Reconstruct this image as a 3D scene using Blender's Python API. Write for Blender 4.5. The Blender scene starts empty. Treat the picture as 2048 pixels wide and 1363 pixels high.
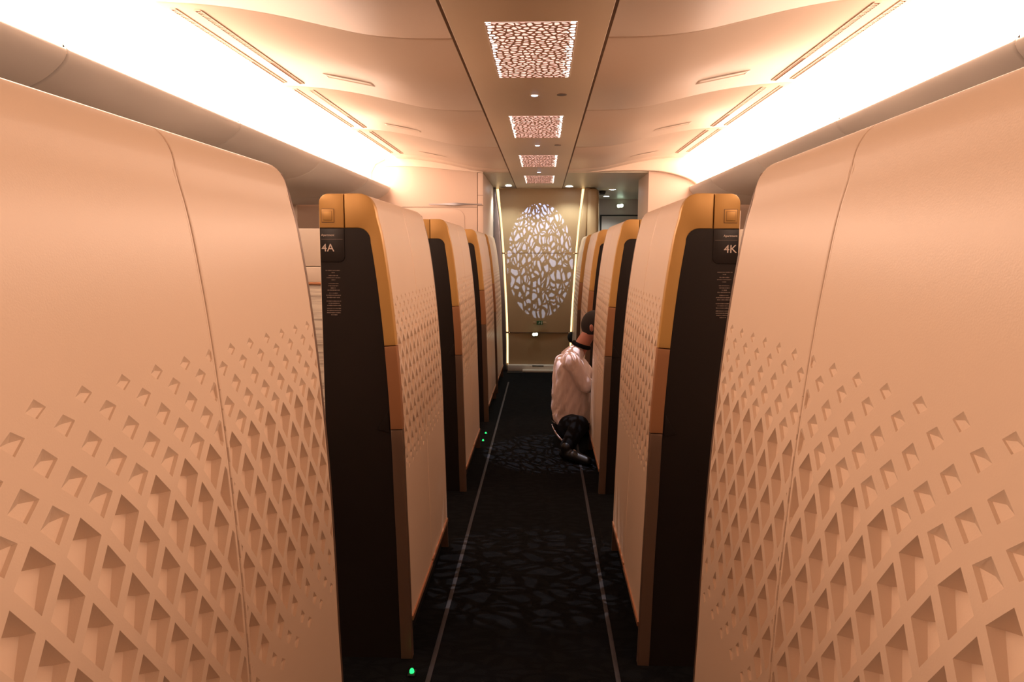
import bpy, bmesh, math, random
from mathutils import Matrix, Vector
random.seed(7)
S = bpy.context.scene
COL = S.collection

# ------------------------------------------------------------------ camera
F_PX = 1400.0
CAM = Vector((0.06, 0.0, 1.45))
def ray(u, v): return Vector(((u-1024)/F_PX, -(v-681.5)/F_PX, -1.0))
a = ray(1087, 505).normalized()                 # world +y seen at this pixel
z = Vector((math.sin(.009), math.cos(.009), 0)); z = (z - a*z.dot(a)).normalized()
x = a.cross(z)
Rm = Matrix((x, a, z)).to_4x4()
cam_d = bpy.data.cameras.new('camera'); cam_d.sensor_width = 36; cam_d.lens = F_PX*36/2048
cam_d.clip_start = .02
cam = bpy.data.objects.new('camera', cam_d); COL.objects.link(cam)
cam.matrix_world = Matrix.Translation(CAM) @ Rm
S.camera = cam

# ------------------------------------------------------------------ world / exposure
w = bpy.data.worlds.new('world'); S.world = w; w.use_nodes = True
w.node_tree.nodes['Background'].inputs[0].default_value = (1, .75, .6, 1)
w.node_tree.nodes['Background'].inputs[1].default_value = 0.02
S.view_settings.view_transform = 'Standard'
S.view_settings.look = 'None'
S.view_settings.exposure = 0.0
S.view_settings.gamma = 1
S.view_settings.use_curve_mapping = False

COVE_COL = (1.0, .65, .47); COVE_STR = 11.5
FLOOR = -.10
END_Y = 9.15

# gobo spot lamps: the small ceiling projectors throw a leaf-shaped pattern
def gobo_spot(name, loc, target, energy, size, scale, thr, ell=None, color=(.8, .88, 1.0), roll=0.0, rnd=1.0, radius=.003, stretch=1.6):
    l = bpy.data.lights.new(name, 'SPOT'); l.energy = energy; l.spot_size = size; l.spot_blend = .15
    l.shadow_soft_size = radius; l.color = color
    o = bpy.data.objects.new(name, l); COL.objects.link(o)
    o.location = loc
    d = Vector(target)-Vector(loc)
    o.rotation_euler = (d.to_track_quat('-Z', 'Y').to_matrix().to_4x4() @ Matrix.Rotation(roll, 4, 'Z')).to_euler()
    l.use_nodes = True
    nt = l.node_tree; N = nt.nodes; L = nt.links
    em = [n for n in N if n.type == 'EMISSION'][0]
    tc = N.new('ShaderNodeTexCoord'); sp = N.new('ShaderNodeSeparateXYZ'); L.new(tc.outputs['Normal'], sp.inputs[0])
    def m(op, a_, b_=None):
        n = N.new('ShaderNodeMath'); n.operation = op
        for i, v in enumerate((a_, b_)):
            if v is None: continue
            if isinstance(v, (int, float)): n.inputs[i].default_value = v
            else: L.new(v, n.inputs[i])
        return n.outputs[0]
    az = m('ABSOLUTE', sp.outputs[2])
    px = m('DIVIDE', sp.outputs[0], az); py = m('DIVIDE', sp.outputs[1], az)
    cb = N.new('ShaderNodeCombineXYZ'); L.new(m('MULTIPLY', px, scale*stretch), cb.inputs[0]); L.new(m('MULTIPLY', py, scale), cb.inputs[1])
    # bend the cells so that they look like leaves blown about
    ns = N.new('ShaderNodeTexNoise'); ns.inputs['Scale'].default_value = .55; ns.inputs['Detail'].default_value = 1
    L.new(cb.outputs[0], ns.inputs['Vector'])
    vm = N.new('ShaderNodeVectorMath'); vm.operation = 'MULTIPLY_ADD'
    L.new(ns.outputs['Color'], vm.inputs[0]); vm.inputs[1].default_value = (1.5, 1.5, 0); L.new(cb.outputs[0], vm.inputs[2])
    vo = N.new('ShaderNodeTexVoronoi'); vo.feature = 'DISTANCE_TO_EDGE'; vo.voronoi_dimensions = '2D'
    vo.inputs['Scale'].default_value = 1; vo.inputs['Randomness'].default_value = rnd
    L.new(vm.outputs[0], vo.inputs['Vector'])
    mr = N.new('ShaderNodeMapRange'); mr.inputs[1].default_value = thr; mr.inputs[2].default_value = thr+.035
    L.new(vo.outputs[0], mr.inputs[0])
    res = mr.outputs[0]
    # a second, turned cell layer cuts the cells into leaf-like shards
    mp = N.new('ShaderNodeMapping'); mp.inputs['Rotation'].default_value = (0, 0, .8); mp.inputs['Scale'].default_value = (.62, .62, 1); mp.inputs['Location'].default_value = (3.3, 1.7, 0)
    L.new(vm.outputs[0], mp.inputs[0])
    v2 = N.new('ShaderNodeTexVoronoi'); v2.feature = 'DISTANCE_TO_EDGE'; v2.voronoi_dimensions = '2D'; v2.inputs['Scale'].default_value = 1
    L.new(mp.outputs[0], v2.inputs['Vector'])
    m2 = N.new('ShaderNodeMapRange'); m2.inputs[1].default_value = .05; m2.inputs[2].default_value = .075
    L.new(v2.outputs[0], m2.inputs[0]); res = m('MULTIPLY', res, m2.outputs[0])
    if ell:
        ex = m('DIVIDE', px, ell[0]); ey = m('DIVIDE', py, ell[1])
        rr = m('ADD', m('MULTIPLY', ex, ex), m('MULTIPLY', ey, ey))
        res = m('MULTIPLY', res, m('LESS_THAN', rr, 1.0))
    L.new(res, em.inputs['Strength'])
    return o

gobo_spot('wall_projector_lamp', (0.03, 7.35, 2.245), (0.015, END_Y, 1.455), 390, 1.2, 20, .16, ell=(.215, .335), stretch=1.6, color=(.30,.46,1.0))
gobo_spot('aisle_projector_lamp', (0.0, 3.80, 2.245), (0.0, 3.30, -.1), 95, .46, 28, .15, stretch=.6, color=(1,.93,.95))
gobo_spot('aisle_projector_lamp', (0.0, 5.53, 2.245), (0.13, 5.35, -.1), 170, .46, 19, .13, stretch=1.7, color=(.85,.85,1.0))
gobo_spot('aisle_projector_lamp', (0.0, 2.05, 2.245), (0.0, 2.35, -.1), 16, .42, 15, .15, stretch=.45)

# ------------------------------------------------------------------ materials
def mat(name, color, rough=.5, metal=0., spec=.5, bump=0, bscale=50, coat=0, emit=None, estr=0, var=0, vscale=3, sheen=0):
    m = bpy.data.materials.new(name); m.use_nodes = True
    nt = m.node_tree; N = nt.nodes; L = nt.links; b = N['Principled BSDF']
    b.inputs['Base Color'].default_value = (*color, 1); b.inputs['Roughness'].default_value = rough
    b.inputs['Metallic'].default_value = metal; b.inputs['Specular IOR Level'].default_value = spec
    b.inputs['Coat Weight'].default_value = coat; b.inputs['Coat Roughness'].default_value = .12
    b.inputs['Sheen Weight'].default_value = sheen
    if emit:
        b.inputs['Emission Color'].default_value = (*emit, 1); b.inputs['Emission Strength'].default_value = estr
    tc = N.new('ShaderNodeTexCoord')
    ns = N.new('ShaderNodeTexNoise'); ns.inputs['Scale'].default_value = vscale; ns.inputs['Detail'].default_value = 3
    L.new(tc.outputs['Object'], ns.inputs['Vector'])
    mx = N.new('ShaderNodeMixRGB'); mx.blend_type = 'MULTIPLY'; mx.inputs[1].default_value = (*color, 1)
    cr = N.new('ShaderNodeMapRange'); cr.inputs[3].default_value = 1-var; cr.inputs[4].default_value = 1+var*.3
    L.new(ns.outputs[0], cr.inputs[0]); L.new(cr.outputs[0], mx.inputs[2]); mx.inputs[0].default_value = 1
    L.new(mx.outputs[0], b.inputs['Base Color'])
    if bump:
        n2 = N.new('ShaderNodeTexNoise'); n2.inputs['Scale'].default_value = bscale; n2.inputs['Detail'].default_value = 4
        L.new(tc.outputs['Object'], n2.inputs['Vector'])
        bp = N.new('ShaderNodeBump'); bp.inputs['Strength'].default_value = bump; bp.inputs['Distance'].default_value = .004
        L.new(n2.outputs[0], bp.inputs['Height']); L.new(bp.outputs[0], b.inputs['Normal'])
    return m
def emi(name, color, s):
    m = bpy.data.materials.new(name); m.use_nodes = True; N = m.node_tree.nodes; L = m.node_tree.links
    N.clear(); e = N.new('ShaderNodeEmission'); e.inputs[0].default_value = (*color, 1); e.inputs[1].default_value = s
    o = N.new('ShaderNodeOutputMaterial'); L.new(e.outputs[0], o.inputs[0]); return m

M = {}
M['cream'] = mat('cream_satin_panel', (.69, .53, .40), .33, spec=.45, var=.04, bump=.05, bscale=400)
M['cream_far'] = M['cream']
M['gold'] = mat('gold_satin_paint', (.52, .29, .085), .38, metal=.35, spec=.5, var=.08, bump=.04, bscale=600)
M['latch'] = mat('dark_gold_latch', (.36, .165, .075), .4, metal=.35, var=.08)
M['brown_metal'] = mat('brown_satin_metal', (.17, .105, .072), .38, metal=.4, var=.1)
M['copper'] = mat('copper_edge_trim', (.62, .31, .17), .3, metal=.6, var=.05)
M['black'] = mat('black_brown_gloss_laminate', (.016, .012, .011), .30, spec=.35, var=.2)
M['dark'] = mat('dark_kick_plate', (.010, .010, .011), .5, spec=.3)
M['text'] = mat('pale_print', (.62, .50, .42), .6)
M['dimtext'] = mat('dim_print', (.23, .165, .135), .6)
M['ceil'] = mat('ceiling_panel_cream', (.80, .67, .56), .42, spec=.35, var=.03)
M['bulk'] = mat('bulkhead_cream', (.66, .52, .43), .42, var=.03)
M['ceilmid'] = mat('ceiling_centre_panel', (.72, .60, .45), .45, spec=.4, var=.03)
M['seam'] = mat('seam_shadow_gap', (.20, .13, .09), .7)
M['valance'] = mat('grey_beige_valance', (.60, .59, .57), .40, spec=.4, var=.03)
M['grille'] = mat('grille_plate', (.50, .32, .24), .5)
M['grillelight'] = emi('grille_backlight', (1.0, .57, .46), 1.6)
M['grillebar'] = emi('grille_side_light', (1.0, .80, .70), 4)
M['cove'] = emi('warm_cove_light', COVE_COL, COVE_STR)
M['glow'] = emi('warm_edge_light', (1.0, .62, .27), 3.0)
M['led'] = emi('cool_white_lamp', (.80, .95, 1.0), 30)
M['ledblue'] = emi('blue_white_lamp', (.50, .68, 1.0), 14)
M['emerg'] = emi('green_white_glow', (.72, 1.0, .72), 9)
M['green'] = emi('green_marker_light', (.02, 1.0, .16), 2.2)
M['metal'] = mat('brushed_steel', (.30, .29, .31), .3, metal=.9)
M['white'] = mat('off_white_panel', (.80, .72, .62), .45)
M['end'] = mat('end_wall_beige', (.46, .31, .17), .42, spec=.4, var=.04)
M['greywall'] = mat('grey_beige_door_panel', (.50, .41, .36), .5)
M['vestceil'] = mat('vestibule_ceiling', (.50, .46, .36), .4)
M['skin'] = mat('skin', (.50, .20, .14), .5, bump=.1, bscale=90)
M['hair'] = mat('short_dark_hair', (.018, .012, .010), .8, bump=.6, bscale=300)
M['trousers'] = mat('black_trousers', (.004, .0035, .004), .9, spec=.15, bump=.2, bscale=40)
M['shoe'] = mat('black_shoe_leather', (.006, .006, .006), .5)
M['dark_slot'] = mat('dark_slot', (.02, .015, .012), .8)
M['exit_green'] = mat('exit_sign_green', (.02, .10, .03), .5)
M['exit_white'] = mat('exit_sign_white', (.45, .50, .42), .5)

# cream striped wood
def striped():
    m = mat('pale_striped_wood', (.7, .66, .56), .45); N = m.node_tree.nodes; L = m.node_tree.links; b = N['Principled BSDF']
    tc = N.new('ShaderNodeTexCoord'); mp = N.new('ShaderNodeMapping'); mp.inputs['Scale'].default_value = (1.5, 1.5, 38)
    ns = N.new('ShaderNodeTexNoise'); ns.inputs['Scale'].default_value = 1.6; ns.inputs['Detail'].default_value = 6; ns.inputs['Roughness'].default_value = .65
    L.new(tc.outputs['Object'], mp.inputs[0]); L.new(mp.outputs[0], ns.inputs['Vector'])
    cr = N.new('ShaderNodeValToRGB'); cr.color_ramp.elements[0].position = .36; cr.color_ramp.elements[0].color = (.34, .29, .24, 1)
    cr.color_ramp.elements[1].position = .55; cr.color_ramp.elements[1].color = (.80, .76, .66, 1)
    L.new(ns.outputs[0], cr.inputs[0]); L.new(cr.outputs[0], b.inputs['Base Color']); return m
M['stripe'] = striped()

# carpet: dark woven pile with a slightly lighter leaf figure
def carpet():
    m = mat('dark_carpet', (.011, .013, .016), .95, spec=.1, sheen=.0); N = m.node_tree.nodes; L = m.node_tree.links; b = N['Principled BSDF']
    tc = N.new('ShaderNodeTexCoord'); mp = N.new('ShaderNodeMapping'); mp.inputs['Scale'].default_value = (9, 17, 1)
    L.new(tc.outputs['Object'], mp.inputs[0])
    ns = N.new('ShaderNodeTexNoise'); ns.inputs['Scale'].default_value = .6; L.new(mp.outputs[0], ns.inputs['Vector'])
    vm = N.new('ShaderNodeVectorMath'); vm.operation = 'MULTIPLY_ADD'; vm.inputs[1].default_value = (2.4, 2.4, 0)
    L.new(ns.outputs['Color'], vm.inputs[0]); L.new(mp.outputs[0], vm.inputs[2])
    vo = N.new('ShaderNodeTexVoronoi'); vo.feature = 'DISTANCE_TO_EDGE'; vo.voronoi_dimensions = '2D'; vo.inputs['Scale'].default_value = 1
    L.new(vm.outputs[0], vo.inputs['Vector'])
    cr = N.new('ShaderNodeValToRGB'); cr.color_ramp.elements[0].position = .12; cr.color_ramp.elements[0].color = (.0035, .004, .005, 1)
    cr.color_ramp.elements[1].position = .24; cr.color_ramp.elements[1].color = (.006, .0068, .008, 1)
    L.new(vo.outputs[0], cr.inputs[0])
    n3 = N.new('ShaderNodeTexNoise'); n3.inputs['Scale'].default_value = 260; L.new(tc.outputs['Object'], n3.inputs['Vector'])
    bp = N.new('ShaderNodeBump'); bp.inputs['Strength'].default_value = .6; bp.inputs['Distance'].default_value = .003
    L.new(n3.outputs[0], bp.inputs['Height']); L.new(bp.outputs[0], b.inputs['Normal'])
    L.new(cr.outputs[0], b.inputs['Base Color']); return m
M['carpet'] = carpet()
# shirt: pale cotton with soft folds
def shirt():
    m = mat('white_cotton_shirt', (.78, .62, .58), .8, spec=.2); N = m.node_tree.nodes; L = m.node_tree.links; b = N['Principled BSDF']
    tc = N.new('ShaderNodeTexCoord'); mp = N.new('ShaderNodeMapping'); mp.inputs['Scale'].default_value = (9, 9, 3.5); mp.inputs['Rotation'].default_value = (.2, .5, 0)
    ns = N.new('ShaderNodeTexNoise'); ns.inputs['Scale'].default_value = 1.4; ns.inputs['Detail'].default_value = 3
    L.new(tc.outputs['Object'], mp.inputs[0]); L.new(mp.outputs[0], ns.inputs['Vector'])
    bp = N.new('ShaderNodeBump'); bp.inputs['Strength'].default_value = .8; bp.inputs['Distance'].default_value = .03
    L.new(ns.outputs[0], bp.inputs['Height']); L.new(bp.outputs[0], b.inputs['Normal']); return m
M['shirt'] = shirt()

# ------------------------------------------------------------------ helpers
def link(name, me, m, parent=None, loc=None):
    o = bpy.data.objects.new(name, me); COL.objects.link(o)
    if m is not None and len(me.materials) == 0: me.materials.append(M[m] if isinstance(m, str) else m)
    if parent: o.parent = parent
    if loc: o.location = loc
    return o
def bm2me(name, bm, sharp=None):
    if sharp is not None:
        for f in bm.faces: f.smooth = True
        for e in bm.edges:
            if len(e.link_faces) != 2 or e.calc_face_angle(0) > sharp: e.smooth = False
    me = bpy.data.meshes.new(name); bm.to_mesh(me); bm.free(); return me
def box_bm(bm, x0, x1, y0, y1, z0, z1):
    vs = [bm.verts.new(p) for p in ((x0,y0,z0),(x1,y0,z0),(x1,y1,z0),(x0,y1,z0),(x0,y0,z1),(x1,y0,z1),(x1,y1,z1),(x0,y1,z1))]
    for f in ((0,3,2,1),(4,5,6,7),(0,1,5,4),(1,2,6,5),(2,3,7,6),(3,0,4,7)): bm.faces.new([vs[i] for i in f])
def box(name, b, m, parent=None, bev=0, loc=None):
    bm = bmesh.new(); x0, x1, y0, y1, z0, z1 = b
    box_bm(bm, min(x0,x1), max(x0,x1), y0, y1, z0, z1)
    if bev: bmesh.ops.bevel(bm, geom=bm.edges[:], offset=bev, segments=3, affect='EDGES', profile=.5)
    return link(name, bm2me(name, bm, math.radians(35) if bev else None), m, parent, loc)
def tag(o, label=None, cat=None, group=None, kind=None):
    if label: o['label'] = label
    if cat: o['category'] = cat
    if group: o['group'] = group
    if kind: o['kind'] = kind
    return o
def empty(name, loc, label, cat, group=None):
    o = bpy.data.objects.new(name, None); COL.objects.link(o); o.location = loc; o.empty_display_size = .1
    return tag(o, label, cat, group)
def prism_y(name, pts, y0, y1, m, parent=None, bev=0, loc=None):
    """closed polygon of (x,z) extruded along y"""
    bm = bmesh.new(); a0 = [bm.verts.new((p[0], y0, p[1])) for p in pts]; a1 = [bm.verts.new((p[0], y1, p[1])) for p in pts]
    bm.faces.new(a0); bm.faces.new(a1[::-1]); n = len(pts)
    for i in range(n): bm.faces.new((a0[i], a1[i], a1[(i+1) % n], a0[(i+1) % n]))
    bmesh.ops.recalc_face_normals(bm, faces=bm.faces)
    if bev:
        ed = [e for e in bm.edges if abs(e.verts[0].co.y-y0) < 1e-6 and abs(e.verts[1].co.y-y0) < 1e-6]
        bmesh.ops.bevel(bm, geom=ed, offset=bev, segments=3, affect='EDGES', profile=.5)
    bmesh.ops.triangulate(bm, faces=[f for f in bm.faces if len(f.verts) > 4])
    return link(name, bm2me(name, bm, math.radians(30)), m, parent, loc)
def disc(name, c, r, h, m, parent=None, seg=24, axis='Z', rx=1, loc=None):
    bm = bmesh.new(); bmesh.ops.create_cone(bm, cap_ends=True, segments=seg, radius1=r, radius2=r, depth=h)
    R = Matrix.Rotation(math.pi/2, 4, 'X') if axis == 'Y' else Matrix.Identity(4)
    bmesh.ops.transform(bm, matrix=Matrix.Translation(c) @ R @ Matrix.Diagonal((rx, 1, 1, 1)), verts=bm.verts)
    return link(name, bm2me(name, bm, math.radians(40)), m, parent, loc)
def ring(name, c, r0, r1, h, m, parent=None, seg=28, axis='Z'):
    bm = bmesh.new(); prof = [(r0, -h/2), (r1, -h/2*.3), (r1, h/2), (r0, h/2)]
    rows = []
    for i in range(seg):
        t = 2*math.pi*i/seg
        row = []
        for (r, zz) in prof:
            p = Vector((r*math.cos(t), r*math.sin(t), zz))
            if axis == 'Y': p = Vector((p.x, p.z, p.y))
            row.append(bm.verts.new(p+Vector(c)))
        rows.append(row)
    for i in range(seg):
        for j in range(4):
            bm.faces.new((rows[i][j], rows[(i+1) % seg][j], rows[(i+1) % seg][(j+1) % 4], rows[i][(j+1) % 4]))
    bmesh.ops.recalc_face_normals(bm, faces=bm.faces)
    return link(name, bm2me(name, bm, math.radians(40)), m, parent)

# ------------------------------------------------------------------ wall profile of the suites
PZ = [(-.10,.432),(.05,.436),(.15,.438),(.36,.443),(.51,.448),(.71,.453),(.9,.460),(1.09,.472),(1.2,.481),(1.31,.492),(1.4,.503),(1.51,.520),(1.58,.537)]
def px_at(zz):
    for i in range(len(PZ)-1):
        if zz <= PZ[i+1][0] or i == len(PZ)-2:
            p0 = PZ[max(i-1, 0)]; p1 = PZ[i]; p2 = PZ[i+1]; p3 = PZ[min(i+2, len(PZ)-1)]
            t = (zz-p1[0])/(p2[0]-p1[0])
            m1 = (p2[1]-p0[1])/(p2[0]-p0[0]); m2 = (p3[1]-p1[1])/(p3[0]-p1[0]); h = p2[0]-p1[0]
            return (2*t**3-3*t**2+1)*p1[1]+(t**3-2*t**2+t)*h*m1+(-2*t**3+3*t**2)*p2[1]+(t**3-t**2)*h*m2
V1 = 1.58
# arc from (.537,1.58) to the flat top at z=1.654
ARC = []
x0 = .537; TOPZ = 1.654
for k in range(1, 9):
    t = k/8*math.pi/2
    # quarter ellipse-like corner
    ARC.append((x0+.003*k/8+.052*(1-math.cos(t)), 1.58+.074*math.sin(t)))
ARC.append((.66, TOPZ)); ARC.append((.735, TOPZ))
AL = [0]; prev = (x0, V1)
for p in ARC: AL.append(AL[-1]+math.hypot(p[0]-prev[0], p[1]-prev[1])); prev = p
APTS = [(x0, V1)]+ARC
VMAX = V1+AL[-1]
def path(v):
    if v <= V1: return (px_at(v), v)
    d = v-V1
    for i in range(len(AL)-1):
        if d <= AL[i+1]+1e-9:
            t = (d-AL[i])/(AL[i+1]-AL[i]); p, q = APTS[i], APTS[i+1]
            return (p[0]+(q[0]-p[0])*t, p[1]+(q[1]-p[1])*t)
    return APTS[-1]
def pnorm(v):       # unit normal pointing to the aisle / up, in (x,z)
    a_ = path(max(v-.006, -.1)); b_ = path(min(v+.006, VMAX))
    dx, dz = b_[0]-a_[0], b_[1]-a_[1]; l = math.hypot(dx, dz)
    return (-dz/l, dx/l)
UNIT_L = 1.04

# pocket rows: centre height and size factor
ROWS = [(1.279,.40),(1.2535,.45),(1.219,.50),(1.185,.58),(1.152,.60),(1.108,.78),(1.052,.72),(.9935,.76),(.9374,.77),(.8815,.77),(.8254,.77),(.7690,.76),(.7140,.68),(.669,.50),(.637,.36)]
def patterned(u0, u1, sgn, vbot=.055):
    bm = bmesh.new()
    ext = [1.309+.03*i for i in range(12)][::-1]
    low = [.60-.045*i for i in range(14)]
    zs = ext+[r[0] for r in ROWS]+low
    ks = [0]*len(ext)+[r[1] for r in ROWS]+[0]*len(low)
    n0 = len(ext)
    cells = {}
    def V(d, u, v):
        k = (round(d, 5), round(u, 5), round(v, 5))
        if k not in cells: cells[k] = bm.verts.new((d, u, v))
        return cells[k]
    for i in range(1, len(zs)-1):
        c = zs[i]; T = zs[i-1]; B = zs[i+1]
        for j in range(-6, 32):
            u = .03+.04*j
            if (i-n0+j) % 2: continue
            if u+.04 < u0-.001 or u-.04 > u1+.001: continue
            k = ks[i]
            if k:
                t = max(0., min(1., (u-.25)/.75))
                wz = .06+.30*t*t                    # the pattern fades towards the lower far corner
                k = max(.40, k*min(1, .5+.5*(c-.61)/wz)) if c < .61+wz else k
            o = [(u, T), (u+.04, c), (u, B), (u-.04, c)]
            ov = [V(0, *p) for p in o]
            if not k: bm.faces.new(ov); continue
            inn = [(u+(p[0]-u)*k, c+(p[1]-c)*k) for p in o]
            iv = [V(0, *p) for p in inn]
            for q in range(4): bm.faces.new((ov[q], ov[(q+1) % 4], iv[(q+1) % 4], iv[q]))
            H = inn[0][1]-inn[2][1]
            d = .27*H*(.6+.5*k)
            Td = V(-d, u, inn[0][1]-.36*H)
            Rd = V(-d*.84, u+.04*k*.95, c-.03*H); Ld = V(-d*.84, u-.04*k*.95, c-.03*H)
            Bd = V(-d*(.68 if k < .62 else .40), u, inn[2][1]+.045*H)
            if k < .62:
                d *= .66; Td.co = (-d, u, inn[0][1]-.42*H); Bd.co.x = -d*.70
                for q_ in (Rd, Ld): q_.co.x = -d*.88
            T_, R_, B_, L_ = iv
            bm.faces.new((T_, R_, Rd, Td)); bm.faces.new((L_, T_, Td, Ld))
            bm.faces.new((R_, B_, Bd, Rd)); bm.faces.new((B_, L_, Ld, Bd))
            bm.faces.new((Td, Rd, Bd)); bm.faces.new((Td, Bd, Ld))
    def cut(co, no, clear):
        bmesh.ops.bisect_plane(bm, geom=bm.verts[:]+bm.edges[:]+bm.faces[:], plane_co=co, plane_no=no, clear_outer=clear, clear_inner=False)
    cut((0, u0, 0), (0, -1, 0), True); cut((0, u1, 0), (0, 1, 0), True); cut((0, 0, vbot), (0, 0, -1), True)
    vstart = 1.47
    cut((0, 0, vstart), (0, 0, 1), True)
    bm2 = bm
    # upper, unpatterned part as strips
    vs = [vstart+(V1-vstart)*i/4 for i in range(4)]+[V1+x_ for x_ in AL]
    us = sorted({round(v.co.y, 5) for v in bm.verts if abs(v.co.z-vstart) < 1e-5})
    top = {round(v.co.y, 5): v for v in bm.verts if abs(v.co.z-vstart) < 1e-5}
    prevrow = [top[u] for u in us]
    for v in vs[1:]:
        row = [bm.verts.new((0, u, v)) for u in us]
        for q in range(len(us)-1): bm.faces.new((prevrow[q], prevrow[q+1], row[q+1], row[q]))
        prevrow = row
    # turn the cut edges inwards, with a small rounding
    for step, (dd, ins) in enumerate(((.0012, .0010), (.004, .0006), (.024, 0))):
        be = [e for e in bm.edges if len(e.link_faces) == 1]
        r = bmesh.ops.extrude_edge_only(bm, edges=be)
        for v in [g for g in r['geom'] if isinstance(g, bmesh.types.BMVert)]:
            v.co.x -= dd
            if v.co.y < (u0+u1)/2 and abs(v.co.y-u0) < .004: v.co.y -= ins
            elif abs(v.co.y-u1) < .004: v.co.y += ins
    # map onto the curved wall
    for v in bm.verts:
        d, u, vv = v.co
        p = path(vv); n = pnorm(vv)
        v.co = Vector((sgn*(p[0]+n[0]*d), u, p[1]+n[1]*d))
    bmesh.ops.recalc_face_normals(bm, faces=bm.faces)
    return bm2me('patterned_panel', bm, math.radians(13))

def contour(z0, z1, off=0, n=24):
    """aisle-side outline points from z0 up to z1, moved away from the aisle by off"""
    pts = []
    for i in range(n+1):
        v = z0+(z1-z0)*i/n
        p = path(v); q = pnorm(v); pts.append((p[0]-q[0]*off, p[1]-q[1]*off))
    return pts
OUTX = .74
def sgnpts(pts, s): return [(s*p[0], p[1]) for p in pts]

# text as mesh
def text_mesh(txt, size, align='LEFT'):
    c = bpy.data.curves.new('t', 'FONT'); c.body = txt; c.size = size; c.align_x = align; c.extrude = .0006; c.offset = size*.002
    o = bpy.data.objects.new('t', c); COL.objects.link(o)
    dg = bpy.context.evaluated_depsgraph_get()
    me = bpy.data.meshes.new_from_object(o.evaluated_get(dg))
    bpy.data.objects.remove(o); bpy.data.curves.remove(c)
    me.transform(Matrix.Rotation(math.pi/2, 4, 'X'))       # reads from -y
    me.materials.clear()
    return me

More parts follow.
